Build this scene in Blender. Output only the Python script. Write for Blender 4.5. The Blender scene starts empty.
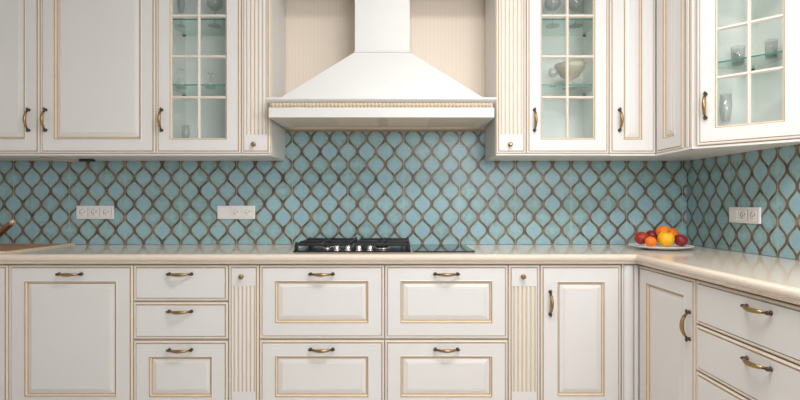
import bpy, bmesh, math, random
from math import pi, sin, cos, radians as R
from mathutils import Vector, Matrix
random.seed(4)
C = bpy.context.scene.collection

# ------------------------------------------------------------------ materials
def newmat(name):
    m = bpy.data.materials.new(name); m.use_nodes = True
    nt = m.node_tree; b = nt.nodes['Principled BSDF']
    return m, nt, b
def setin(b, **k):
    for n, v in k.items():
        b.inputs[n.replace('_', ' ')].default_value = v
def rgb(r, g, b): return (r, g, b, 1)
def simple(name, col, rough=.5, metal=0, noise=0, nscale=20, bump=0, spec=.5):
    m, nt, b = newmat(name)
    b.inputs['Roughness'].default_value = rough
    b.inputs['Metallic'].default_value = metal
    b.inputs['Specular IOR Level'].default_value = spec
    N = nt.nodes; L = nt.links
    tc = N.new('ShaderNodeTexCoord'); nz = N.new('ShaderNodeTexNoise')
    nz.inputs['Scale'].default_value = nscale; nz.inputs['Detail'].default_value = 4
    L.new(tc.outputs['Object'], nz.inputs['Vector'])
    mx = N.new('ShaderNodeMix'); mx.data_type = 'RGBA'
    k = 1 - noise
    mx.inputs[6].default_value = (col[0]*k, col[1]*k, col[2]*k, 1)
    mx.inputs[7].default_value = (min(1, col[0]*(1+noise)), min(1, col[1]*(1+noise)), min(1, col[2]*(1+noise)), 1)
    L.new(nz.outputs['Fac'], mx.inputs[0]); L.new(mx.outputs[2], b.inputs['Base Color'])
    if bump:
        bp = N.new('ShaderNodeBump'); bp.inputs['Strength'].default_value = bump; bp.inputs['Distance'].default_value = .002
        L.new(nz.outputs['Fac'], bp.inputs['Height']); L.new(bp.outputs['Normal'], b.inputs['Normal'])
    return m
M = {}
M['paint'] = simple('cream paint', (.755, .74, .725), .38, noise=.02, nscale=3)
M['patina'] = simple('gold patina', (.47, .33, .20), .55, noise=.25, nscale=30)
M['patlight'] = simple('pale patina', (.76, .64, .47), .5, noise=.08, nscale=20)
M['flute'] = simple('flute gilding', (.60, .46, .30), .5, noise=.1, nscale=20)
M['hood'] = simple('hood lacquer', (.70, .695, .685), .4, noise=.01)
M['hoodin'] = simple('hood underside', (.84, .75, .64), .6, noise=.05)
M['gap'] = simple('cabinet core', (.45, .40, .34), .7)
M['inner'] = simple('cabinet interior', (.93, .945, .925), .5, noise=.01)
M['counter'] = simple('polished cream stone', (.79, .68, .57), .10, noise=.06, nscale=60)
M['brass'] = simple('antique brass', (.38, .25, .11), .33, metal=1, noise=.3, nscale=60)
M['dark'] = simple('oxidised brass', (.10, .07, .045), .45, metal=.8, noise=.3, nscale=60)
M['iron'] = simple('cast iron', (.012, .012, .014), .5, noise=.3, nscale=80, bump=.2)
M['black'] = simple('black enamel', (.01, .01, .012), .15)
M['blackglass'] = simple('black ceramic glass', (.012, .013, .015), .05, spec=.5)
M['steel'] = simple('brushed steel', (.75, .74, .72), .25, metal=1)
M['plastic'] = simple('white plastic', (.88, .85, .83), .35)
M['hole'] = simple('socket hole', (.03, .027, .025), .6)
M['grey'] = simple('socket recess', (.30, .275, .26), .5)
M['china'] = simple('white china', (.92, .91, .89), .25)
M['bronze'] = simple('bronze tap', (.33, .17, .09), .3, metal=.85, noise=.2)
M['bronzelt'] = simple('pale bronze', (.72, .55, .42), .35, metal=.4)
M['sink'] = simple('brown composite sink', (.42, .25, .16), .5, noise=.12, nscale=150)
M['floor'] = simple('floor tile', (.62, .56, .50), .4, noise=.1, nscale=4)
M['white'] = simple('ceiling paint', (.8, .79, .77), .8)
M['cup'] = simple('frosted glass bowl', (.66, .60, .48), .3)
M['felt'] = simple('grey metal pin', (.12, .13, .12), .5)

def fruit(name, c1, c2, sc=6, rough=.42, bump=0, bs=60):
    m, nt, b = newmat(name); N = nt.nodes; L = nt.links
    tc = N.new('ShaderNodeTexCoord'); nz = N.new('ShaderNodeTexNoise')
    mp = N.new('ShaderNodeMapping'); mp.inputs['Scale'].default_value = (8*sc, 8*sc, sc*1.5)
    L.new(tc.outputs['Object'], mp.inputs[0]); L.new(mp.outputs[0], nz.inputs['Vector'])
    nz.inputs['Scale'].default_value = 1
    rp = N.new('ShaderNodeValToRGB'); rp.color_ramp.elements[0].position = .35; rp.color_ramp.elements[1].position = .68
    rp.color_ramp.elements[0].color = rgb(*c1); rp.color_ramp.elements[1].color = rgb(*c2)
    L.new(nz.outputs['Fac'], rp.inputs[0]); L.new(rp.outputs[0], b.inputs['Base Color'])
    b.inputs['Roughness'].default_value = rough
    if bump:
        v = N.new('ShaderNodeTexNoise'); v.inputs['Scale'].default_value = bs*4
        L.new(tc.outputs['Object'], v.inputs['Vector'])
        bp = N.new('ShaderNodeBump'); bp.inputs['Strength'].default_value = bump; bp.inputs['Distance'].default_value = .002
        L.new(v.outputs['Fac'], bp.inputs['Height']); L.new(bp.outputs['Normal'], b.inputs['Normal'])
    return m
M['redapple'] = fruit('red apple skin', (.30, .015, .012), (.45, .06, .02))
M['darkapple'] = fruit('dark red apple skin', (.19, .008, .018), (.36, .02, .03))
M['yelapple'] = fruit('yellow apple skin', (.88, .42, .004), (.93, .56, .012))
M['orange'] = fruit('orange peel', (.88, .17, .004), (.95, .24, .006), rough=.5, bump=.3)
M['stem'] = simple('fruit stem', (.12, .07, .03), .7)

def thin_glass(name, tint, base=.04, rough=0.0):
    m = bpy.data.materials.new(name); m.use_nodes = True
    nt = m.node_tree; N = nt.nodes; L = nt.links
    N.remove(N['Principled BSDF'])
    out = N['Material Output']
    tr = N.new('ShaderNodeBsdfTransparent'); tr.inputs[0].default_value = rgb(*tint)
    gl = N.new('ShaderNodeBsdfGlossy'); gl.inputs['Roughness'].default_value = rough
    fr = N.new('ShaderNodeFresnel'); fr.inputs['IOR'].default_value = 1.45
    ad = N.new('ShaderNodeMath'); ad.operation = 'ADD'; ad.inputs[1].default_value = base; ad.use_clamp = True
    geo = N.new('ShaderNodeNewGeometry'); inv = N.new('ShaderNodeMath'); inv.operation = 'SUBTRACT'; inv.inputs[0].default_value = 1
    L.new(geo.outputs['Backfacing'], inv.inputs[1])
    ml = N.new('ShaderNodeMath'); ml.operation = 'MULTIPLY'
    L.new(fr.outputs[0], ml.inputs[0]); L.new(inv.outputs[0], ml.inputs[1]); L.new(ml.outputs[0], ad.inputs[0])
    mx = N.new('ShaderNodeMixShader')
    L.new(ad.outputs[0], mx.inputs[0]); L.new(tr.outputs[0], mx.inputs[1]); L.new(gl.outputs[0], mx.inputs[2])
    L.new(mx.outputs[0], out.inputs[0])
    return m
M['pane'] = thin_glass('clear pane', (.97, .985, .975), .01)
M['shelf'] = thin_glass('glass shelf face', (.90, .97, .94), .02)
M['shelfedge'] = simple('green glass edge', (.05, .30, .25), .1)
M['crystal'] = thin_glass('clear glassware', (.985, .99, .985), .05)
def haze_mix(m, k):      # a little milky body so thin glass catches the light
    nt = m.node_tree; N = nt.nodes; L = nt.links; out = N['Material Output']; src = out.inputs[0].links[0].from_socket
    d = N.new('ShaderNodeBsdfDiffuse'); d.inputs[0].default_value = (.9, .92, .91, 1)
    mx = N.new('ShaderNodeMixShader'); mx.inputs[0].default_value = k
    L.new(src, mx.inputs[1]); L.new(d.outputs[0], mx.inputs[2]); L.new(mx.outputs[0], out.inputs[0])
haze_mix(M['crystal'], .10)

# wall behind the hood: pale peach paper with fine vertical stripes
def stripes():
    m, nt, b = newmat('peach striped wallpaper'); N = nt.nodes; L = nt.links
    tc = N.new('ShaderNodeTexCoord'); w = N.new('ShaderNodeTexWave'); w.wave_type = 'BANDS'; w.bands_direction = 'X'
    w.inputs['Scale'].default_value = 14; w.inputs['Distortion'].default_value = .6; w.inputs['Detail'].default_value = 1
    L.new(tc.outputs['Object'], w.inputs['Vector'])
    mx = N.new('ShaderNodeMix'); mx.data_type = 'RGBA'
    mx.inputs[6].default_value = rgb(.84, .72, .60); mx.inputs[7].default_value = rgb(.86, .75, .635)
    L.new(w.outputs['Fac'], mx.inputs[0]); L.new(mx.outputs[2], b.inputs['Base Color'])
    b.inputs['Roughness'].default_value = .6
    return m
M['paper'] = stripes()

# teal ogee lantern tiles, coordinates local to the wall panel: x along, z up
TA, TB = .1112, .157
def lantern():
    m, nt, b = newmat('teal lantern tile'); N = nt.nodes; L = nt.links
    def mth(op, a, c=None, clamp=False):
        n = N.new('ShaderNodeMath'); n.operation = op; n.use_clamp = clamp
        for i, v in enumerate((a, c)):
            if v is None: continue
            if isinstance(v, (int, float)): n.inputs[i].default_value = v
            else: L.new(v, n.inputs[i])
        return n.outputs[0]
    tc = N.new('ShaderNodeTexCoord'); sp = N.new('ShaderNodeSeparateXYZ')
    L.new(tc.outputs['Object'], sp.inputs[0])
    X, Z = sp.outputs[0], sp.outputs[2]
    t = mth('MULTIPLY', X, 2/TA); v = mth('MULTIPLY', Z, 1/TB)
    ph = mth('MULTIPLY', v, 2*pi)
    s = mth('SINE', ph); s3 = mth('SINE', mth('MULTIPLY', ph, 3))
    w = mth('ADD', mth('MULTIPLY', s, .96), mth('MULTIPLY', s3, .02))
    hw = mth('MULTIPLY', w, .5)
    def tri(e):   # distance to the nearest curve, in t units
        f = mth('FRACT', mth('ADD', mth('MULTIPLY', e, .5), .5))
        return mth('MULTIPLY', mth('ABSOLUTE', mth('SUBTRACT', f, .5)), 2)
    e0 = mth('SUBTRACT', mth('SUBTRACT', t, .5), hw)
    e1 = mth('ADD', mth('SUBTRACT', t, 1.5), hw)
    d = mth('MINIMUM', tri(e0), tri(e1))
    c = mth('MULTIPLY', mth('COSINE', ph), 1.2)
    nrm = mth('SQRT', mth('ADD', mth('MULTIPLY', c, c), 1))
    dist = mth('DIVIDE', mth('MULTIPLY', d, TA/2), nrm)      # metres
    # line mask
    mr = N.new('ShaderNodeMapRange'); mr.interpolation_type = 'SMOOTHSTEP'
    mr.inputs['From Min'].default_value = .0042; mr.inputs['From Max'].default_value = .0070
    mr.inputs['To Min'].default_value = 1; mr.inputs['To Max'].default_value = 0
    s2 = mth('MULTIPLY', mth('MULTIPLY', s, s), .0022)
    L.new(mth('SUBTRACT', dist, s2), mr.inputs['Value'])
    # cell ids
    i0 = mth('FLOOR', mth('MULTIPLY', e0, .5)); i1 = mth('FLOOR', mth('MULTIPLY', e1, .5))
    sm = mth('ADD', i0, i1)
    par = mth('MULTIPLY', mth('FRACT', mth('MULTIPLY', mth('ADD', sm, 1000), .5)), 2)
    row = mth('FLOOR', mth('SUBTRACT', mth('ADD', v, .25), mth('MULTIPLY', par, .5)))
    cb = N.new('ShaderNodeCombineXYZ'); L.new(sm, cb.inputs[0]); L.new(row, cb.inputs[1]); L.new(par, cb.inputs[2])
    wn = N.new('ShaderNodeTexWhiteNoise'); wn.noise_dimensions = '3D'; L.new(cb.outputs[0], wn.inputs['Vector'])
    nz = N.new('ShaderNodeTexNoise'); nz.inputs['Scale'].default_value = 38; nz.inputs['Detail'].default_value = 5; nz.inputs['Roughness'].default_value = .65
    L.new(tc.outputs['Object'], nz.inputs['Vector'])
    f = mth('ADD', mth('ADD', mth('MULTIPLY', wn.outputs['Value'], .45), .0), mth('ADD', mth('MULTIPLY', mth('SUBTRACT', nz.outputs['Fac'], .5), 1.8), mth('MULTIPLY', dist, 12)), True)
    rp = N.new('ShaderNodeValToRGB'); el = rp.color_ramp.elements
    el[0].position = 0; el[0].color = rgb(.21, .35, .35)
    el[1].position = 1; el[1].color = rgb(.29, .46, .56)
    e = el.new(.35); e.color = rgb(.28, .44, .44)
    e = el.new(.7); e.color = rgb(.31, .50, .55)
    L.new(f, rp.inputs[0])
    # outline colours
    n2 = N.new('ShaderNodeTexNoise'); n2.inputs['Scale'].default_value = 22; L.new(tc.outputs['Object'], n2.inputs['Vector'])
    r2 = N.new('ShaderNodeValToRGB'); q = r2.color_ramp.elements
    q[0].position = .35; q[0].color = rgb(.10, .06, .05); q[1].position = .7; q[1].color = rgb(.27, .21, .15)
    L.new(n2.outputs['Fac'], r2.inputs[0])
    mx = N.new('ShaderNodeMix'); mx.data_type = 'RGBA'
    L.new(mr.outputs[0], mx.inputs[0]); L.new(rp.outputs[0], mx.inputs[6]); L.new(r2.outputs[0], mx.inputs[7])
    # tile joints every three lanterns
    js = mth('ABSOLUTE', mth('SUBTRACT', mth('FRACT', mth('ADD', mth('MULTIPLY', X, 1/(3*TA)), .5+1/6)), .5))
    jm = mth('LESS_THAN', js, .0022/(3*TA))
    m2 = N.new('ShaderNodeMix'); m2.data_type = 'RGBA'
    L.new(mth('MULTIPLY', jm, .5), m2.inputs[0]); L.new(mx.outputs[2], m2.inputs[6]); m2.inputs[7].default_value = rgb(.48, .50, .42)
    L.new(m2.outputs[2], b.inputs['Base Color'])
    b.inputs['Roughness'].default_value = .32
    bp = N.new('ShaderNodeBump'); bp.inputs['Strength'].default_value = .5; bp.inputs['Distance'].default_value = .0015; bp.invert = True
    L.new(mr.outputs[0], bp.inputs['Height']); L.new(bp.outputs['Normal'], b.inputs['Normal'])
    return m
M['tile'] = lantern()

# ------------------------------------------------------------------ mesh builder
class MB:
    def __init__(s): s.bm = bmesh.new(); s.mats = []; s.X = Matrix()
    def mi(s, m):
        if m not in s.mats: s.mats.append(m)
        return s.mats.index(m)
    def v(s, p): return s.bm.verts.new(s.X @ Vector(p))
    def f(s, vs, m, smooth=False):
        try: fc = s.bm.faces.new(vs)
        except ValueError: return
        fc.material_index = s.mi(m); fc.smooth = smooth
    def box(s, x0, x1, y0, y1, z0, z1, m, bev=0):
        b = bev
        if not b:
            q = [s.v((x, y, z)) for z in (z0, z1) for y in (y0, y1) for x in (x0, x1)]
            for a in ((0, 2, 3, 1), (4, 5, 7, 6), (0, 1, 5, 4), (2, 6, 7, 3), (0, 4, 6, 2), (1, 3, 7, 5)):
                s.f([q[i] for i in a], m)
            return
        t = bmesh.new(); bmesh.ops.create_cube(t, size=1)
        for vv in t.verts: vv.co = Vector(((x0+x1)/2+vv.co.x*(x1-x0), (y0+y1)/2+vv.co.y*(y1-y0), (z0+z1)/2+vv.co.z*(z1-z0)))
        bmesh.ops.bevel(t, geom=t.edges[:], offset=b, segments=2, profile=.5, affect='EDGES')
        mp = {vv: s.v(vv.co) for vv in t.verts}
        for fc in t.faces: s.f([mp[vv] for vv in fc.verts], m)
        t.free()
    def prism(s, pts, z0, z1, m):          # plan polygon extruded in z
        a = [s.v((x, y, z0)) for x, y in pts]; b = [s.v((x, y, z1)) for x, y in pts]
        n = len(pts)
        s.f(a[::-1], m); s.f(b, m)
        for i in range(n): s.f([a[i], a[(i+1) % n], b[(i+1) % n], b[i]], m)
    def rings(s, loops, mats, cap=None, close=False):
        L_ = [[s.v(p) for p in lp] for lp in loops]
        n = len(L_[0])
        k = len(L_) if close else len(L_)-1
        for j in range(k):
            A, B = L_[j], L_[(j+1) % len(L_)]
            for i in range(n): s.f([A[i], A[(i+1) % n], B[(i+1) % n], B[i]], mats[j])
        if cap: s.f(L_[-1], cap)
        return L_
    def lathe(s, prof, m, c=(0, 0, 0), n=20, axis='z', smooth=True):   # prof: (r, h[, mat])
        Ls = []
        for p in prof:
            r, h = p[0], p[1]; lp = []
            for i in range(n):
                a = 2*pi*i/n; u, w = r*cos(a), r*sin(a)
                q = {'z': (u, w, h), 'y': (u, h, w), 'x': (h, u, w)}[axis]
                lp.append(s.v((c[0]+q[0], c[1]+q[1], c[2]+q[2])))
            Ls.append(lp)
        for j in range(len(Ls)-1):
            mm = prof[j+1][2] if len(prof[j+1]) > 2 else m
            for i in range(n): s.f([Ls[j][i], Ls[j][(i+1) % n], Ls[j+1][(i+1) % n], Ls[j+1][i]], mm, smooth)
        s.f(Ls[0][::-1], m); s.f(Ls[-1], prof[-1][2] if len(prof[-1]) > 2 else m)
    def tube(s, pts, rad, m, n=10, flat=1):
        pts = [Vector(p) for p in pts]; Ls = []
        up = Vector((0, 0, 1))
        for i, p in enumerate(pts):
            t = (pts[min(i+1, len(pts)-1)]-pts[max(i-1, 0)]).normalized()
            a = t.cross(up)
            if a.length < 1e-3: a = t.cross(Vector((0, 1, 0)))
            a.normalize(); b = t.cross(a).normalized()
            r = rad[i] if isinstance(rad, (list, tuple)) else rad
            Ls.append([s.v(p+a*r*cos(2*pi*k/n)+b*r*flat*sin(2*pi*k/n)) for k in range(n)])
        for j in range(len(Ls)-1):
            mm = m[j] if isinstance(m, list) else m
            for i in range(n): s.f([Ls[j][i], Ls[j][(i+1) % n], Ls[j+1][(i+1) % n], Ls[j+1][i]], mm, True)
        m0 = m[0] if isinstance(m, list) else m; m1 = m[-1] if isinstance(m, list) else m
        s.f(Ls[0][::-1], m0); s.f(Ls[-1], m1)
    def build(s, name, parent=None, loc=(0, 0, 0), rot=(0, 0, 0)):
        bmesh.ops.recalc_face_normals(s.bm, faces=s.bm.faces[:])
        me = bpy.data.meshes.new(name); s.bm.to_mesh(me); s.bm.free()
        for m in s.mats: me.materials.append(m)
        o = bpy.data.objects.new(name, me); C.objects.link(o)
        o.parent = parent; o.location = loc; o.rotation_euler = rot
        return o

def tag(o, label=None, cat=None, group=None, kind=None):
    if label: o['label'] = label
    if cat: o['category'] = cat
    if group: o['group'] = group
    if kind: o['kind'] = kind
    return o
def thing(name, label, cat, loc=(0, 0, 0), rz=0, group=None):
    o = bpy.data.objects.new(name, None); C.objects.link(o); o.empty_display_size = .1
    o.location = loc; o.rotation_euler = (0, 0, rz)
    return tag(o, label, cat, group)
def copy_tree(o, parent=None):
    c = o.copy(); C.objects.link(c); c.parent = parent
    for ch in [x for x in bpy.data.objects if x.parent == o]: copy_tree(ch, c)
    return c
P, G, GL = M['paint'], M['patina'], M['patlight']

# ------------------------------------------------------------------ setting
EYE = 1.145
def struct(name, mb, **k): return tag(mb.build(name, **k), kind='structure')
XL, XR, YR = -2.62, 1.725, -5.2
b = MB(); b.box(XL-.1, XR+.1, 0, .1, 0, 2.75, M['paper']); struct('wall_back', b)
b = MB(); b.box(XR, XR+.1, YR, 0, 0, 2.75, M['white']); struct('wall_right', b)
b = MB(); b.box(XL-.1, XL, YR, 0, 0, 2.75, M['white']); struct('wall_left', b)
b = MB(); b.box(XL-.1, XR+.1, YR, .1, -.1, 0, M['floor']); struct('floor', b)
b = MB(); b.box(XL-.1, XR+.1, YR, .1, 2.75, 2.85, M['white']); struct('ceiling', b)

# tiled splashbacks: local origin placed on a lantern joint so the pattern lines up
def ogee_panel(label, loc, rz, cuts):
    bb = MB()
    for x0, x1, z0, z1 in cuts: bb.box(x0, x1, -.008, -.0005, z0, z1, M['tile'])
    o = bb.build('tiled_splashback', None, loc, (0, 0, rz))
    return tag(o, label, 'splashback')
zo = 1.534 - TB*.25
ogee_panel('teal lantern-patterned tile splashback along the back wall behind the hob', (-.589, 0, zo), 0,
           [(XL+.589, -.70+.589, .902-zo, 1.405-zo), (-.70+.589, .52+.589, .902-zo, 1.575-zo), (.52+.589, XR-.009+.589, .902-zo, 1.405-zo)])
ogee_panel('teal lantern-patterned tile splashback on the right-hand side wall beside the fruit plate', (XR, -.115, zo), -pi/2,
           [(-.1149, 2.04, .902-zo, 1.405-zo)])
b = MB(); b.box(-.684, .507, -.014, -.0005, 1.576, 1.586, M['patina']); struct('trim_1', b)

# ------------------------------------------------------------------ handles and knobs
def handle_mb(vert=False, L_=.122):
    h = MB()
    if vert: h.X = Matrix.Rotation(pi/2, 4, 'Y')
    n = 17; pts = []; rd = []; ms = []
    for i in range(n):
        u = -1+2*i/(n-1)
        pts.append((u*L_*.44, -.006-.026*(1-abs(u)**2.4), 0))
        rd.append(.0040+.0045*(1-u*u)**2 + (.0012 if abs(abs(u)-.62) < .07 else 0))
        ms.append(M['dark'] if abs(u) > .72 else M['brass'])
    h.tube(pts, rd, ms, 10)
    for sx in (-1, 1):
        h.lathe([(.0085, 0), (.0085, -.002), (.006, -.004), (.0045, -.008), (.0065, -.010), (.007, -.014), (.004, -.018)], M['dark'], (sx*L_*.44, 0, 0), 14, 'y')
        h.tube([(sx*L_*.44, -.012, 0), (sx*L_*.5, -.014, 0), (sx*L_*.53, -.015, 0)], [.0045, .0055, .002], M['dark'], 8)
    return h
def knob_mb():
    h = MB()
    h.lathe([(.009, 0), (.009, -.002), (.005, -.004), (.0045, -.010), (.010, -.014), (.0125, -.019), (.011, -.024), (.005, -.0275)], M['brass'], (0, 0, 0), 18, 'y')
    return h

# ------------------------------------------------------------------ fronts (front plane y=-.022, back y=0)
TH = .022
def rect(x0, x1, z0, z1, i, y): return [(x0+i, y, z0+i), (x1-i, y, z0+i), (x1-i, y, z1-i), (x0+i, y, z1-i)]
def outer(x0, x1, z0, z1):
    lp = [rect(x0, x1, z0, z1, 0, 0), rect(x0, x1, z0, z1, 0, -TH+.004), rect(x0, x1, z0, z1, .003, -TH+.001),
          rect(x0, x1, z0, z1, .0075, -TH), rect(x0, x1, z0, z1, .0095, -TH+.003), rect(x0, x1, z0, z1, .0125, -TH+.003),
          rect(x0, x1, z0, z1, .0145, -TH)]
    return lp, [GL, GL, P, P, G, G]
def panel_front(w, h, fr=.075, plain=False):
    f = MB(); lp, ms = outer(0, w, 0, h)
    if not plain:
        for i, y, m in ((fr, -TH, P), (fr+.003, -TH-.002, P), (fr+.007, -TH+.002, G), (fr+.0115, -TH+.008, GL), (fr+.016, -TH+.0085, G),
                        (fr+.034, -TH+.0025, P), (fr+.036, -TH+.0035, GL), (fr+.038, -TH+.0015, P)):
            lp.append(rect(0, w, 0, h, i, y)); ms.append(m)
    f.rings(lp, ms, P)
    f.f([f.v(p) for p in lp[0]], P)
    return f
def glass_front(parent, w, h, fr=.08, rows=4, loc=(0, 0, 0), hx=None, hz=.23, side='left'):
    f = MB(); lp, ms = outer(0, w, 0, h)
    for i, y, m in ((fr-.008, -TH, P), (fr-.004, -TH+.003, G), (fr, -TH+.006, GL), (fr, -.002, P)):
        lp.append(rect(0, w, 0, h, i, y)); ms.append(m)
    lp.append(rect(0, w, 0, h, fr-.004, 0)); ms.append(P); ms.append(P)
    f.rings(lp, ms, None, close=True)
    d = f.build('door', parent, loc)
    x0, x1, z0, z1 = fr, w-fr, fr, h-fr
    mt = MB(); cx = w/2; q = .0075
    def bar(a0, a1, c0, c1):
        # moulded bar: rounded face with pale patina shoulders
        vert = (a1-a0) < (c1-c0)
        if vert:
            prof = [(a0, -.006), (a0, -.012), (a0+.003, -.014), (a0+.005, -.019), (a1-.005, -.019), (a1-.003, -.014), (a1, -.012), (a1, -.006)]
            lps = [[(x, y, z) for x, y in prof] for z in (c0, c1)]
        else:
            prof = [(c0, -.006), (c0, -.012), (c0+.003, -.014), (c0+.005, -.0185), (c1-.005, -.0185), (c1-.003, -.014), (c1, -.012), (c1, -.006)]
            lps = [[(x, y, z) for z, y in prof] for x in (a0, a1)]
        A = [mt.v(p) for p in lps[0]]; B = [mt.v(p) for p in lps[1]]; n = len(prof)
        for i in range(n):
            mt.f([A[i], A[(i+1) % n], B[(i+1) % n], B[i]], GL if i in (1, 5) else P)
        mt.f(A, P); mt.f(B, P)
    bar(cx-q, cx+q, z0, z1)
    for r in range(1, rows):
        z = z0+(z1-z0)*r/rows
        bar(x0, x1, z-q, z+q)
    mt.build('glazing_bars', d)
    gp = MB(); gp.box(x0-.003, x1+.003, -.0055, -.0025, z0-.003, z1+.003, M['pane']); gp.build('glass_pane', d)
    if hx is not None: handle_mb(True).build('handle', d, (hx, -TH, hz))
    return d
def put_panel(parent, name, w, h, loc, rot=0, fr=.075, plain=False, hpos=None, vert=False):
    d = panel_front(w, h, fr, plain).build(name, parent, loc, (0, 0, rot))
    if hpos: handle_mb(vert).build('handle', d, (hpos[0], -TH, hpos[1]))
    return d

# ------------------------------------------------------------------ wall cabinets
UZ0, UZ1, UD = 1.40, 2.45, -.328       # bottom, top, carcass front (doors at -.35)
DZ0, DH = 1.411, 1.03
RAILH = .0
def wall_body(parent, w, open_=False):
    f = MB(); D = -UD-.001-(.008 if False else 0)
    if not open_:
        f.box(0, w, 0, D-.008, 0, UZ1-UZ0, P)
    else:
        t = .018; H = UZ1-UZ0; D -= .008
        f.box(0, w, 0, D, 0, t, P); f.box(0, w, 0, D, H-t, H, P)
        f.box(0, t, 0, D, t, H-t, M['inner']); f.box(w-t, w, 0, D, t, H-t, M['inner'])
        f.box(t, w-t, D-.008, D, t, H-t, M['inner'])
    # light rail along the lower front edge
    f.rings([[(0, -.022, -.002), (w, -.022, -.002), (w, .03, -.002), (0, .03, -.002)], [(0, -.026, .002), (w, -.026, .002), (w, .0, .002), (0, .0, .002)],
             [(0, -.026, .008), (w, -.026, .008), (w, 0, .008), (0, 0, .008)]], [P, P], P)
    return f.build('body', parent)
def shelves(parent, x0, x1, y0, y1, zs):
    for z in zs:
        s = MB(); s.box(x0+.0025, x1-.0025, y0, y1, z-.006, z, M['shelf'])
        s.box(x0+.0025, x1-.0025, y0-.0015, y0, z-.006, z, M['shelfedge'])
        so = s.build('glass_shelf', parent)
        for x, sx in ((x0, 1), (x1, -1)):
            for y in (y0+.03, y1-.03):
                p = MB(); p.lathe([(.006, 0), (.006, .016*sx), (.003, .018*sx)], M['felt'], (x, y, z-.012), 10, 'x')
                p.build('shelf_pin', so)
def wall_panel_cab(x0, x1, label, hx):
    t = thing('wall_cabinet', label, 'wall cabinet', (x0, UD, UZ0))
    w = x1-x0; wall_body(t, w)
    put_panel(t, 'door', w-.004, DH, (.002, -.0005, DZ0-UZ0), hpos=(hx-x0-.002, .176) if hx is not None else None, vert=True, fr=.072)
    return t
def wall_glass_cab(x0, x1, label, hx):
    t = thing('glass_door_wall_cabinet', label, 'wall cabinet', (x0, UD, UZ0))
    w = x1-x0; wall_body(t, w, True)
    glass_front(t, w-.004, DH, .081, loc=(.002, -.0005, DZ0-UZ0), hx=hx-x0-.002, hz=.176)
    shelves(t, .018, w-.018, .035, .30, (1.79-UZ0, 2.145-UZ0))
    return t
def fluted(parent, w, z0, z1, fz0, fz1, nf=6):
    """flat face with nf gilded flutes between fz0 and fz1"""
    f = MB(); lp, ms = outer(.002, w-.002, z0, z1)
    lp = lp[:7]; ms = ms[:6]
    f.rings(lp, ms, None); f.f([f.v(p) for p in lp[0]], P)
    i = .0145; X0, X1 = .002+i, w-.002-i; y = -TH
    A, B = z0+i, z1-i
    def quad(x0, x1, a, b, y0=y, y1=y, m=P): f.f([f.v((x0, y0, a)), f.v((x1, y1, a)), f.v((x1, y1, b)), f.v((x0, y0, b))], m)
    if A < fz0: quad(X0, X1, A, fz0)
    if fz1 < B: quad(X0, X1, fz1, B)
    pit = (X1-X0)/nf; gw = pit*.30
    for k in range(nf):
        a = X0+k*pit; c = a+pit/2
        quad(a, c-gw, fz0, fz1)
        quad(c-gw, c-gw*.25, fz0, fz1, y, y+.0055, P); quad(c-gw*.25, c+gw*.25, fz0, fz1, y+.0055, y+.0055, M['flute']); quad(c+gw*.25, c+gw, fz0, fz1, y+.0055, y, GL)
        quad(c+gw, a+pit, fz0, fz1)
        for z in (fz0, fz1):
            f.f([f.v((c-gw, y, z)), f.v((c-gw*.25, y+.0055, z)), f.v((c+gw*.25, y+.0055, z)), f.v((c+gw, y, z))], P)
    return f.build('fluted_front', parent)
def wall_pilaster(x0, x1, label):
    t = thing('fluted_wall_pilaster', label, 'pilaster', (x0, UD, UZ0))
    w = x1-x0; wall_body(t, w)
    fluted(t, w, .011, .011+DH, 1.510-UZ0, .96)
    knob_mb().build('knob', t, (w/2-.008, -TH, 1.457-UZ0))
    return t

UB = [-2.512, -1.910, -1.296, -.843, -.686]
wall_panel_cab(UB[0], UB[1], 'far left cream wall cabinet, its brass handle near the right edge', -1.966)
wall_panel_cab(UB[1], UB[2], 'panelled cream wall cabinet with full door, handle near its left edge', -1.876)
wall_glass_cab(UB[2], UB[3], 'cream glass-door wall cabinet left of the hood, shelves of glassware inside', -1.262)
wall_pilaster(UB[3], UB[4], 'narrow fluted cream pilaster with knob, hung just left of the hood niche')
wall_pilaster(.509, .670, 'narrow fluted cream pilaster with knob, hung just right of the hood niche')
wall_glass_cab(.670, 1.110, 'cream glass-door wall cabinet right of the hood, straight on the back wall', .712)

# bridging board over the hood niche
b = MB(); b.box(-.684, .507, -.31, -.001, 2.365, 2.45, P); b.box(-.684, .507, -.325, -.31, 2.35, 2.45, P)
tag(b.build('niche_bridge_panel'), 'cream board bridging the top of the hood niche between the two fluted pilasters', 'panel')

# corner cabinet with two leaves
t = thing('corner_wall_cabinet', 'cream L-shaped corner wall cabinet with two narrow door leaves meeting at the inner corner', 'wall cabinet', (1.110, UD, UZ0))
f = MB(); X0 = 1.110; Y0 = UD
pts = [(1.1105, UD), (1.379, UD), (1.379, -.600), (1.716, -.600), (1.716, -.009), (1.1105, -.009)]
f.prism([(x-X0, y-Y0) for x, y in pts], 0, UZ1-UZ0, P)
f.box(1.1105-X0, 1.351-X0, -.026, 0, -.002, .008, P)
f.box(1.353-X0, 1.379-X0, -.600-Y0, -.026, -.002, .008, P)
f.build('body', t)
put_panel(t, 'door', .243, DH, (.002, -.0005, .011), fr=.07, hpos=(.05, .176), vert=True)
put_panel(t, 'door', .246, DH, (1.3785-X0, -.0245, .011), rot=-pi/2, fr=.066)

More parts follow.
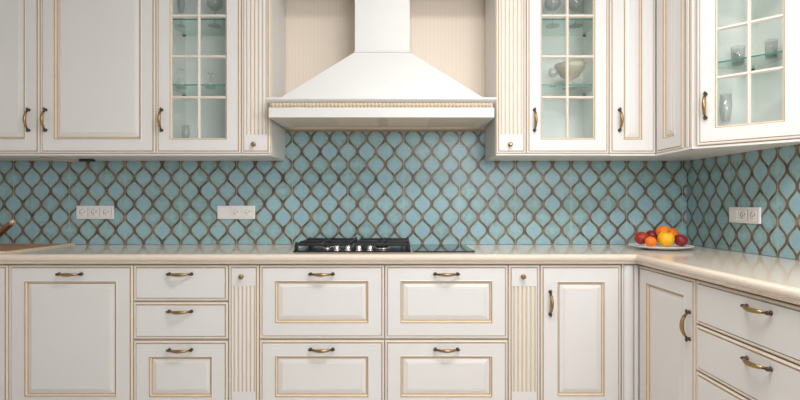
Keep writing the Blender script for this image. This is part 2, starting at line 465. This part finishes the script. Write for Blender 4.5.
# diagonal glazed cabinet
PX, PY = 1.372, -.690
t = thing('diagonal_glass_wall_cabinet', 'cream glass-door wall cabinet set at an angle on the right, above the side wall tiles', 'wall cabinet', (PX, PY, UZ0), -pi/4)
Ri = Matrix.Rotation(pi/4, 4, 'Z') @ Matrix.Translation((-PX, -PY, 0))
foot = [(1.379, -.602), (1.379, -.690), (1.664, -.975), (1.716, -.975), (1.716, -.602)]
f = MB(); f.X = Ri; H = UZ1-UZ0; th = .018
f.prism(foot, 0, th, P); f.prism(foot, H-th, H, P)
I = M['inner']
def wallseg(a, c, n, m=I):      # wall with thickness to the inside along n
    f.prism([a, c, (c[0]+n[0]*th, c[1]+n[1]*th), (a[0]+n[0]*th, a[1]+n[1]*th)], th, H-th, m)
wallseg((1.379, -.602), (1.379, -.688), (1, 0)); wallseg((1.664, -.975), (1.716, -.975), (0, 1)); wallseg((1.698, -.62), (1.698, -.957), (1, 0)); wallseg((1.397, -.620), (1.698, -.620), (0, 1))
f.build('body', t)
f = MB(); f.X = Ri   # moulded corner post facing the room
f.box(1.357, 1.379, -.680, -.603, -.002, H, P, .004)
for yy in (-.622, -.662): f.box(1.3545, 1.358, yy-.0035, yy+.0035, .012, H-.002, G, .001)
f.box(1.3525, 1.358, -.652, -.632, .012, H-.002, P, .002)
f.build('corner_post', t)
f = MB(); f.X = Ri; fc = foot
f.prism([(1.353, -.603), (1.353, -.684), (1.648, -.985), (1.716, -.985), (1.716, -.975), (1.664, -.9745), (1.379, -.689), (1.379, -.603)], -.002, .008, P); f.build('light_rail', t)
glass_front(t, .395, DH, .080, loc=(.004, .002, .011), hx=.036, hz=.176)
s_ = MB  # diagonal shelves
for z in (1.79, 2.145):
    s = MB(); s.X = Ri; zz = z-UZ0
    pl = [(1.400, -.622), (1.400, -.676), (1.660, -.936), (1.694, -.945), (1.694, -.622)]
    s.prism(pl, zz-.006, zz, M['shelf'])
    s.prism([(1.3985, -.6755), (1.6595, -.9365), (1.661, -.935), (1.400, -.674)], zz-.006, zz, M['shelfedge'])
    so = s.build('glass_shelf', t)
    for px, py in ((1.42, -.628), (1.67, -.628)):
        p = MB(); p.X = Ri; p.lathe([(.007, 0), (.007, -.018), (.003, -.02)], M['felt'], (px, py+.008, zz-.013), 10, 'y'); p.build('shelf_pin', so)

# ------------------------------------------------------------------ hood
HX = -.095; HZ = 1.586
t = thing('range_hood', 'white pyramid chimney range hood with gilded rope moulding above the hob', 'range hood', (HX, -.22, HZ))
def L(x, y, z): return (x-HX, y+.22, z-HZ)
hw = .578
f = MB(); y0, y1 = -.440, -.016
def hrect(hx, ya, yb, z): return [L(HX-hx, ya, z), L(HX+hx, ya, z), L(HX+hx, yb, z), L(HX-hx, yb, z)]
f.rings([hrect(hw-.02, y0+.02, y1, 1.60), hrect(hw-.02, y0+.02, y1, 1.586), hrect(hw, y0, y1, 1.586), hrect(hw, y0, y1, 1.634),
         hrect(hw-.008, y0+.008, y1, 1.640), hrect(hw-.008, y0+.008, y1, 1.662), hrect(hw+.004, y0-.004, y1, 1.668), hrect(hw+.010, y0-.012, y1, 1.676),
         hrect(hw+.010, y0-.012, y1, 1.686), hrect(hw-.004, y0+.012, y1, 1.690)],
        [M['hood'], M['hood'], M['hood'], M['hood'], GL, M['hood'], M['hood'], M['hood'], M['hood']], M['hood'])
f.build('cornice_shelf', t)
f = MB()   # rope moulding: slanted beads
nb = 60
for k in range(nb):
    x = HX-hw+.012+(2*hw-.024)*(k+.5)/nb
    pts = [L(x-.005, y0+.006, 1.643), L(x-.002, y0-.001, 1.647), L(x+.002, y0-.001, 1.655), L(x+.005, y0+.006, 1.659)]
    f.tube(pts, [.0035, .0062, .0062, .0035], GL, 8)
f.build('rope_moulding', t)
f = MB()
f.rings([hrect(.532, -.405, -.016, 1.690), [L(-.245, -.318, 1.955), L(.055, -.318, 1.955), L(.055, -.016, 1.955), L(-.245, -.016, 1.955)]], [M['hood']], M['hood'])
f.build('canopy', t)
f = MB(); f.box(*[-.247-HX, .057-HX], -.322+.22, -.016+.22, 1.955-HZ, 1.963-HZ, M['hood'], .002)
f.box(-.243-HX, .053-HX, -.318+.22, -.016+.22, 1.963-HZ, 2.348-HZ, M['hood'], .003)
f.build('chimney', t)
f = MB()   # recessed underside with side cheeks sloping up to the wall
f.rings([hrect(hw-.022, y0+.022, y1-.001, 1.587), hrect(hw-.05, y0+.05, y1-.001, 1.600)], [M['hoodin']], M['hoodin'])
f.build('underside', t)
for sx in (-.14, .14):
    f = MB(); f.box(sx-.12, sx+.12, -.13, .13, .008, .016, M['hoodin'])
    for q in range(9): f.box(sx-.11, sx+.11, -.115+q*.027, -.105+q*.027, .006, .010, M['hoodin'])
    f.build('grease_filter', t)

# ------------------------------------------------------------------ base cabinets (back run). door face y=-.58
BD = -.558; TOPZ = .852
FZ0, FZ1 = .133, .846
def base_body(parent, w, depth=.548):
    f = MB(); f.box(0, w, 0, depth, .12, TOPZ, P); f.box(0, w, .05, .07, 0, .12, P)
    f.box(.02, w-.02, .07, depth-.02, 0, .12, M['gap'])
    return f.build('body', parent)
def zz(py): return EYE-(py-203.5)/206.6
def drawers(parent, w, specs):
    for z0, z1, plain in specs:
        put_panel(parent, 'drawer', w-.004, z1-z0, (.002, -.0005, z0), plain=plain, fr=.073, hpos=(w/2-.002, z1-z0-.042), vert=False)
BB = [-2.50, -1.897, -1.292, -.832, -.682, -.075, .524, .679, 1.072]
def base_thing(name, i, label, cat='base cabinet'):
    return thing(name, label, cat, (BB[i], BD, 0)), BB[i+1]-BB[i]
t, w = base_thing('base_cabinet', 0, 'cream base cabinet under the sink, cut by the left edge of the photo')
base_body(t, w); put_panel(t, 'door', w-.004, FZ1-FZ0, (.002, -.0005, FZ0), hpos=(.06, .56), vert=True)
t, w = base_thing('base_cabinet', 1, 'wide cream base cabinet with tall panelled front and horizontal handle at top')
base_body(t, w); put_panel(t, 'door', w-.004, FZ1-FZ0, (.002, -.0005, FZ0), hpos=(w/2-.002, FZ1-FZ0-.042))
t, w = base_thing('drawer_cabinet', 2, 'narrow cream drawer cabinet with two plain drawers over a panelled one, left of the hob')
base_body(t, w); drawers(t, w, [(zz(339), zz(302.3)-.001, True), (zz(301.0)+.001, FZ1, True), (FZ0, zz(341.0), False)])
for i, lb in ((4, 'wide cream drawer cabinet with panelled drawers below the gas burners'), (5, 'wide cream drawer cabinet with panelled drawers below the induction hob')):
    t, w = base_thing('drawer_cabinet', i, lb)
    base_body(t, w); drawers(t, w, [(zz(338.5), FZ1, False), (FZ0, zz(340.5), False)])
def base_pil(i, label):
    t, w = base_thing('fluted_base_pilaster', i, label, 'pilaster')
    base_body(t, w); fluted(t, w, FZ0, FZ1, .232, .745)
    knob_mb().build('knob', t, (w/2-.008, -TH, .792))
base_pil(3, 'narrow fluted base pilaster with knob, left of the drawers below the gas hob')
base_pil(6, 'narrow fluted base pilaster with knob, right of the wide drawers')
t, w = base_thing('base_cabinet', 7, 'narrow cream base cabinet with vertical handle, on the back run by the corner')
base_body(t, w); put_panel(t, 'door', w-.004, FZ1-FZ0, (.002, -.0005, FZ0), hpos=(.045, .531), vert=True, fr=.078)

# inner corner post
RX = 1.155                      # door face of the right run
t = thing('corner_post', 'cream rounded filler post with gilded grooves in the inner corner of the base units', 'filler post', (1.11, BD, 0))
f = MB(); f.box(1.0725-1.11, RX+.021-1.11, -.003, .015, .12, .850, P)
f.box(1.0745-1.11, 1.081-1.11, -.022, -.003, FZ0, .850, P, .001); f.box(1.081-1.11, 1.085-1.11, -.016, -.003, FZ0, .848, G)
f.build('filler_board', t)
f = MB(); n = 12
pts = [(1.085+.046*(.5-.5*cos(pi*k/n)), -.58-.010*sin(pi*k/n)+.006) for k in range(n+1)]+[(1.131, -.562), (1.085, -.562)]
f.prism([(x-1.11, y-BD) for x, y in pts], FZ0, .846, P)
f.build('round_column', t)
f = MB(); f.box(1.131-1.11, 1.136-1.11, -.017, -.003, FZ0, .848, G); f.box(1.136-1.11, 1.1545-1.11, -.022, -.003, FZ0, .848, P, .001)
f.build('gilded_groove', t)

# ------------------------------------------------------------------ base cabinets (right run), fronts face -X
def right_thing(name, y, label): return thing(name, label, 'base cabinet', (RX+.022, y, 0), -pi/2)
t = right_thing('base_cabinet', -.582, 'cream base cabinet on the right-hand run with panelled door and bowed vertical handle')
w = .463; base_body(t, w, .537)
put_panel(t, 'door', w-.007, FZ1-FZ0, (.003, -.0005, FZ0), hpos=(w-.040, .526), vert=True, fr=.070)
t = right_thing('drawer_cabinet', -1.046, 'cream drawer cabinet on the right-hand run with plain drawer fronts, nearest the camera')
w = .69; base_body(t, w, .537); drawers(t, w, [(.497, .672, True), (.678, FZ1, True), (.32, .491, True), (FZ0, .314, True)])
t = right_thing('base_cabinet', -1.738, 'cream base cabinet beyond the right edge of the photo at the end of the run')
w = .412; base_body(t, w, .537); put_panel(t, 'door', w-.004, FZ1-FZ0, (.002, -.0005, FZ0), hpos=(.045, .6), vert=True)

# ------------------------------------------------------------------ countertop, L shaped, moulded edge
cy, cx = -.568, 1.167; CE = -2.16
prof = [(-.01, .853, GL), (.020, .853, G), (.024, .858, M['counter']), (.026, .864, M['counter']), (.030, .868, M['counter']), (.038, .873, M['counter']), (.041, .881, M['counter']),
        (.041, .888, M['counter']), (.038, .894, M['counter']), (.031, .899, M['counter']), (.024, .9005, M['counter']), (.022, .8985, M['counter']), (.019, .8985, M['counter']), (.017, .900, M['counter'])]
f = MB(); rows = []
for o, z, m in prof: rows.append([f.v((XL+.002, cy-o, z)), f.v((cx-o, cy-o, z)), f.v((cx-o, CE, z))])
for j in range(len(rows)-1):
    for k in range(2): f.f([rows[j][k], rows[j][k+1], rows[j+1][k+1], rows[j+1][k]], prof[j+1][2], False)
def slab(z, edge):
    A = f.v((XL+.002, -.0005, z)); B_ = f.v((XR-.0005, -.0005, z)); D_ = f.v((XR-.0005, CE, z)); E = f.v((edge[1].co.x, -.0005, z)); F_ = f.v((XR-.0005, edge[1].co.y, z))
    f.f([edge[0], edge[1], E, A], M['counter']); f.f([edge[1], F_, B_, E], M['counter']); f.f([edge[1], edge[2], D_, F_], M['counter'])
    return A, B_, D_
tp = slab(.900, rows[-1]); bt = slab(.853, rows[0])
f.f([r[0] for r in rows]+[tp[0], bt[0]], M['counter']); f.f([r[2] for r in rows]+[tp[2], bt[2]], M['counter'])
f.f([tp[0], tp[1], bt[1], bt[0]], M['counter']); f.f([tp[1], tp[2], bt[2], bt[1]], M['counter'])
o = f.build('countertop'); tag(o, 'glossy cream stone countertop with moulded edge running round the corner', 'countertop')
CT = .9005

# ------------------------------------------------------------------ gas hob
gx0, gx1, gy0, gy1 = -.537, .056, -.495, -.055
gc = (gx0+gx1)/2
t = thing('gas_hob', 'black gas hob with cast iron grates and steel knobs on the countertop', 'gas hob', (gc, -.275, CT))
f = MB(); f.box(gx0-gc, gx1-gc, gy0+.275, gy1+.275, .0, .007, M['black'], .002); f.build('hob_plate', t)
def grate(xa, xb):
    g = MB(); I_ = M['iron']; za, zb = .033, .043; a = gy0+.275+.03; c = gy1+.275-.02; xa += .012; xb -= .012
    for x in (xa, xb): g.box(x-.006, x+.006, a, c, za-.006, zb, I_, .002)
    for y in (a, (a+c)/2, c): g.box(xa, xb, y-.005, y+.005, za-.004, zb, I_, .002)
    for y in ((3*a+c)/4, (a+3*c)/4):
        mx = (xa+xb)/2
        for x0_, x1_ in ((xa, mx-.028), (mx+.028, xb)): g.box(x0_, x1_, y-.005, y+.005, za, zb+.004, I_, .002)
        for y0_, y1_ in ((y-.10, y-.028), (y+.028, y+.10)): g.box(mx-.005, mx+.005, y0_, y1_, za, zb+.004, I_, .002)
    for x in (xa, xb):
        for y in (a, c): g.box(x-.009, x+.009, y-.009, y+.009, .007, za+.004, I_, .003); g.box(x-.006, x+.006, y-.006, y+.006, za, zb+.006, I_, .002)
    g.build('grate', t)
w_ = (gx1-gx0)
grate(gx0-gc, -.005-.0); grate(.005, gx1-gc)
for x, y, r in ((-.145, .115, .036), (-.145, -.09, .028), (.145, .115, .030), (.145, -.09, .045)):
    g = MB(); g.lathe([(r, .007), (r, .012), (r*.8, .013), (r*.8, .022)], M['steel'], (x, y, 0), 24); bo = g.build('burner', t)
    g = MB(); g.lathe([(r*.85, .022), (r*.9, .025), (r*.85, .029), (r*.3, .031)], M['iron'], (x, y, 0), 24); g.build('burner_cap', bo)
for px in (-.318, -.262, -.207, -.151):
    g = MB(); c = (px-gc, -.205, 0)
    g.lathe([(.019, .007), (.019, .010), (.015, .011), (.014, .030), (.012, .033)], M['steel'], c, 20)
    g.box(c[0]-.002, c[0]+.002, c[1]-.014, c[1]+.002, .033, .0345, M['hole']); g.build('knob', t)
# ------------------------------------------------------------------ induction hob
ix0, ix1 = .064, .376
f = MB(); f.box(ix0, ix1, gy0, gy1, CT, CT+.006, M['blackglass'], .0015)
t = thing('induction_hob', 'narrow flat black glass hob beside the gas burners', 'induction hob', ((ix0+ix1)/2, -.275, CT))
for v in f.bm.verts: v.co -= Vector(((ix0+ix1)/2, -.275, CT))
f.build('glass_plate', t)
for y in (.10, -.09):
    g = MB(); r = .075
    n = 40; A = [g.v((r*cos(2*pi*i/n), y+r*sin(2*pi*i/n), .0063)) for i in range(n)]; B_ = [g.v(((r-.002)*cos(2*pi*i/n), y+(r-.002)*sin(2*pi*i/n), .0063)) for i in range(n)]
    for i in range(n): g.f([A[i], A[(i+1) % n], B_[(i+1) % n], B_[i]], M['grey'])
    g.build('cooking_zone_ring', t)

# ------------------------------------------------------------------ sockets
def socket(label, loc, rz, blank):
    t = thing('power_socket', label, 'power socket', loc, rz, 'triple sockets on the tiles')
    f = MB(); f.box(-.112, .112, -.009, 0, -.040, .040, M['plastic'], .003); f.build('cover_frame', t)
    for k in (-1, 0, 1):
        f = MB(); x = k*.071
        if k == -1 and blank:
            f.box(x-.029, x+.029, -.014, -.009, -.029, .029, M['plastic'], .002); f.build('rocker_switch', t)
        else:
            f.rings([rect(x-.029, x+.029, -.029, .029, 0, -.009), rect(x-.029, x+.029, -.029, .029, 0, -.0125), rect(x-.029, x+.029, -.029, .029, .002, -.0135), ], [M['grey'], M['plastic']], None)
            n = 24
            # square to round face with recessed well
            sq = []
            for i in range(n):
                a = 2*pi*i/n; k_ = 1/max(abs(cos(a)), abs(sin(a))); sq.append((x+.027*k_*cos(a), -.0135, .027*k_*sin(a)))
            c1 = [(x+.0195*cos(2*pi*i/n), -.0135, .0195*sin(2*pi*i/n)) for i in range(n)]
            c2 = [(x+.0185*cos(2*pi*i/n), -.0095, .0185*sin(2*pi*i/n)) for i in range(n)]
            f.rings([sq, c1, c2], [M['plastic'], M['grey']], M['plastic'])
            for sx in (-1, 1): f.lathe([(.0032, -.0100), (.0032, -.0094)], M['hole'], (x+sx*.0075, 0, sx*.004), 8, 'y')
            f.build('socket_insert', t)
socket('white triple socket plate on the tiles at the left, nearest the sink', (-1.820, -.0085, 1.092), 0, False)
socket('white plate of one switch and two sockets on the tiles beside the gas hob', (-.978, -.0085, 1.092), 0, True)
socket('white plate of one switch and two sockets on the right side wall', (XR-.0085, -.515, 1.087), -pi/2, True)

# ------------------------------------------------------------------ fruit plate
pc = Vector((1.402, -.305, CT))
f = MB(); f.lathe([(.085, .0), (.09, .003), (.12, .008), (.146, .014), (.158, .019), (.160, .0205), (.156, .0215), (.141, .018), (.12, .014), (.085, .012), (.02, .012)], M['china'], (0, 0, 0), 56)
o = f.build('fruit_plate', None, pc); tag(o, 'round white china plate holding fruit on the countertop in the corner', 'plate')
def apple(name, r, m, loc, tilt, label, cat, group=None, squash=.92, stem=True, shp='apple'):
    f = MB(); prof = []; n = 20
    for i in range(n+1):
        a = -pi/2+pi*i/n
        rr = r*cos(a); h = r*squash*sin(a)
        if shp == 'apple':
            rr *= 1+.06*sin(a)
            h -= r*.22*max(0, 1-abs(rr)/(r*.45))**1.5*(1 if a > 0 else -.7)
        prof.append((max(rr, .0004), h))
    f.lathe(prof, m, (0, 0, 0), 28)
    if stem and shp == 'apple': pass
    o = f.build(name, None, loc, tilt); tag(o, label, cat, group)
    if shp == 'apple':
        s = MB(); s.tube([(0, 0, r*squash*.72), (.001, 0, r*squash*.95), (.004, .001, r*squash*1.12)], [.0012, .0012, .002], M['stem'], 6); s.build('stem', o)
    else:
        s = MB(); s.lathe([(.004, r*squash*.985), (.0035, r*squash*1.01), (.001, r*squash*1.015)], M['stem'], (0, 0, 0), 8); s.build('stem_button', o)
    return o
def pt(px, py, d): return Vector(((px-400)/500*d, d-3, EYE-(py-203.5)/500*d))
def fr(px, py, d, r, *a, **k):
    p = pt(px, py, d); return r, p
def place(name, m, px, py, d, r, tilt, label, cat, group, **k):
    return apple(name, r*.985, m, pt(px, py, d-.075), tilt, label, cat, group, **k)
place('apple', M['redapple'], 641.5, 238.2, 2.77, .037, (.3, -.5, 0), 'large streaky red apple at the left end of the plate', 'apple', 'apples on the plate')
place('apple', M['darkapple'], 652.3, 236.2, 2.86, .037, (.2, .1, 0), 'dark red apple at the back, between the left red apple and the oranges', 'apple', 'apples on the plate')
place('orange', M['orange'], 650.8, 241.7, 2.68, .029, (.4, .2, 0), 'small orange at the front left of the plate', 'orange', 'oranges on the plate', shp='round', squash=.93)
place('orange', M['orange'], 663.0, 232.0, 2.80, .037, (.2, -.3, 0), 'orange on top of the pile behind the yellow apple, left one', 'orange', 'oranges on the plate', shp='round', squash=.93)
place('orange', M['orange'], 671.8, 233.8, 2.88, .036, (.1, .3, 0), 'orange behind the yellow apple on its right, leaning towards the wall', 'orange', 'oranges on the plate', shp='round', squash=.93)
place('apple', M['yelapple'], 665.8, 239.2, 2.68, .041, (.25, .1, 0), 'golden yellow apple in the middle front of the plate', 'apple', 'apples on the plate', squash=1.0)
place('apple', M['darkapple'], 680.6, 240.4, 2.72, .035, (.15, .35, 0), 'shiny dark red apple at the right end of the plate', 'apple', 'apples on the plate')

# ------------------------------------------------------------------ sink and tap
t = thing('composite_sink', 'brown composite sink and drainboard set into the left end of the countertop', 'sink', (-2.32, -.29, CT))
f = MB()
def sr(x0, x1, ya, yb, z): return [(x0+2.32, ya+.29, z), (x1+2.32, ya+.29, z), (x1+2.32, yb+.29, z), (x0+2.32, yb+.29, z)]
f.rings([sr(-2.59, -1.93, -.54, -.03, .0), sr(-2.59, -1.93, -.54, -.03, .005), sr(-2.585, -1.935, -.535, -.035, .008), sr(-2.577, -1.943, -.527, -.043, .008), sr(-2.572, -1.948, -.522, -.048, .004)],
        [GL, GL, GL, M['sink']], M['sink'])
f.build('drainboard', t)
g = MB()
for k in range(9): g.box(-2.30+2.32+k*.036, -2.294+2.32+k*.036, -.44+.29, -.14+.29, .004, .0065, M['sink'], .001)
g.build('drain_ribs', t)
t = thing('kitchen_tap', 'bronze kitchen tap with pale-knobbed lever behind the sink at the left edge', 'tap', (-2.35, -.13, CT+.0045))
f = MB(); f.lathe([(.028, 0), (.028, .006), (.022, .012), (.021, .03), (.024, .035), (.022, .045), (.010, .052)], M['bronze'], (0, 0, 0), 24); f.build('tap_body', t)
f = MB(); f.tube([(-.012, -.012, .03), (-.04, -.05, .12), (-.07, -.1, .17), (-.10, -.15, .17), (-.115, -.18, .13)], [.013, .012, .011, .011, .012], M['bronze'], 12); f.build('spout', t)
p1 = pt(12.5, 222, 2.87)-Vector((-2.35, -.13, CT+.0045))
f = MB(); f.tube([(.008, 0, .03), Vector((.008, 0, .03)).lerp(p1, .4), Vector((.008, 0, .03)).lerp(p1, .85), p1], [.016, .018, .017, .012], M['bronze'], 14); lv = f.build('lever', t)
f = MB(); f.lathe([(.004, -.017), (.013, -.012), (.017, 0), (.013, .012), (.004, .017)], M['bronzelt'], p1, 18); f.build('lever_knob', lv)

# ------------------------------------------------------------------ glassware
def gl_prof(kind, h, r):
    w = .0016
    if kind == 'wine':
        o = [(r*.85, 0), (r*.8, .003), (.004, .008), (.0035, h*.48), (r*.5, h*.53), (r*.95, h*.66), (r, h*.78), (r*.82, h)]
        i = [(r*.82-w, h), (r-w, h*.78), (r*.93-w, h*.67), (r*.4, h*.56), (.001, h*.54)]
    elif kind == 'flute':
        o = [(r*1.1, 0), (r, .003), (.004, .008), (.0035, h*.35), (r*.7, h*.45), (r, h*.7), (r*.9, h)]
        i = [(r*.9-w, h), (r-w, h*.7), (r*.6, h*.47), (.001, h*.44)]
    elif kind == 'tumbler':
        o = [(r*.85, 0), (r, h)]; i = [(r-w, h), (r*.83-w, .008), (.001, .008)]
    elif kind == 'upturned':
        o = [(r, 0), (r*.98, h*.25), (r*.6, h*.48), (.004, h*.56), (.004, h*.94), (r*.6, h*.98), (r*.6, h)]; i = [(.001, h)]
    elif kind == 'bowl':
        o = [(r*.5, 0), (r*.45, .004), (r*.16, .012), (r*.14, h*.35), (r*.55, h*.48), (r*.92, h*.8), (r, h)]
        i = [(r-w*2, h), (r*.88, h*.8), (r*.5, h*.52), (.001, h*.45)]
    return o+i
GN = {'wine': ('wine_glass', 'wine glass'), 'flute': ('champagne_flute', 'champagne flute'), 'tumbler': ('glass_tumbler', 'tumbler'), 'upturned': ('stemmed_glass', 'stemmed glass'), 'bowl': ('footed_bowl', 'bowl')}
def glassw(kind, x, y, z, h, r, label, group=None, mat=None):
    f = MB(); pr = gl_prof(kind, h, r)
    if mat is None: pr = [q for q in pr]
    f.lathe(pr, mat or M['crystal'], (0, 0, 0), 24)
    o = f.build(GN[kind][0], None, (x, y, z)); tag(o, label, GN[kind][1], group)
S0, S1, S2 = UZ0+.0185, 1.7905, 2.1455
glassw('flute', -1.200, -.20, S0, .165, .022, 'clear glass flute on the floor of the left glass-door cabinet')
glassw('upturned', -1.225, -.20, S1, .105, .030, 'small clear stemmed glass upside down on the shelf, left pane of the left cabinet')
glassw('upturned', -1.062, -.20, S1, .085, .028, 'small clear stemmed glass upside down on the shelf, right pane of the left cabinet')
glassw('flute', -1.235, -.18, S2, .17, .021, 'slender clear flute on the top shelf of the left glass-door cabinet')
glassw('wine', -1.045, -.18, S2, .17, .042, 'round-bowled wine glass on the top shelf of the left glass-door cabinet')
glassw('bowl', .955, -.19, S1, .135, .085, 'wide footed beige bowl on the shelf of the right glass-door cabinet', mat=M['cup'])
glassw('wine', .845, -.24, S1, .10, .026, 'small stemmed glass beside the footed bowl in the right glass-door cabinet')
glassw('wine', .86, -.18, S2, .17, .045, 'clear wine glass on the top shelf of the right glass-door cabinet, left pane')
glassw('wine', .99, -.18, S2, .17, .045, 'clear wine glass on the top shelf of the right glass-door cabinet, right pane')
glassw('flute', 1.498, -.70, S0, .23, .026, 'tall slender clear flute on the floor of the angled glass-door cabinet')
glassw('tumbler', 1.575, -.67, S1, .085, .030, 'clear tumbler on the shelf of the angled cabinet, seen through its left pane')
glassw('tumbler', 1.648, -.78, S1, .080, .026, 'clear tumbler on the shelf of the angled cabinet, seen through its right pane')
glassw('wine', 1.52, -.70, S2, .16, .04, 'clear wine glass on the top shelf of the angled glass-door cabinet')

# under-cabinet lamp and its cable
t = thing('under_cabinet_lamp', 'small dark lamp with pale cable fixed under the left wall cabinet', 'lamp', (-1.79, -.14, 1.3795))
f = MB(); f.box(-.04, .04, -.015, .015, .005, .019, M['hole'], .004); f.build('lamp_housing', t)
f = MB(); f.tube([(-.048, 0, .008), (-.09, -.02, .006), (-.14, -.05, .014), (-.20, -.10, .017)], .0035, M['bronzelt'], 8); f.build('cable', t)

# ------------------------------------------------------------------ light
def area(name, loc, rot, sx, sy, e, col):
    l = bpy.data.lights.new(name, 'AREA'); l.shape = 'RECTANGLE'; l.size = sx; l.size_y = sy; l.energy = e; l.color = col
    o = bpy.data.objects.new(name, l); C.objects.link(o); o.location = loc; o.rotation_euler = rot; return o
area('ceiling_light', (.45, -1.8, 2.73), (0, 0, 0), 1.2, .6, 39, (1, .965, .925))
area('window_daylight', (1.2, -4.3, 1.95), (R(83), 0, R(-10)), 1.6, 1.0, 58, (.93, .97, 1))
w = bpy.data.worlds.new('World'); bpy.context.scene.world = w; w.use_nodes = True
w.node_tree.nodes['Background'].inputs[0].default_value = (.93, .96, 1, 1); w.node_tree.nodes['Background'].inputs[1].default_value = .40

# ------------------------------------------------------------------ camera
cd = bpy.data.cameras.new('camera'); co = bpy.data.objects.new('camera', cd); C.objects.link(co)
cd.sensor_width = 36; cd.lens = 22.5; cd.shift_y = 3.5/800; cd.clip_start = .05
co.location = (0, -3, EYE); co.rotation_euler = (pi/2, 0, 0)
sc = bpy.context.scene; sc.camera = co
sc.view_settings.view_transform = 'Standard'; sc.view_settings.look = 'None'; sc.view_settings.gamma = 1; sc.view_settings.exposure = 0
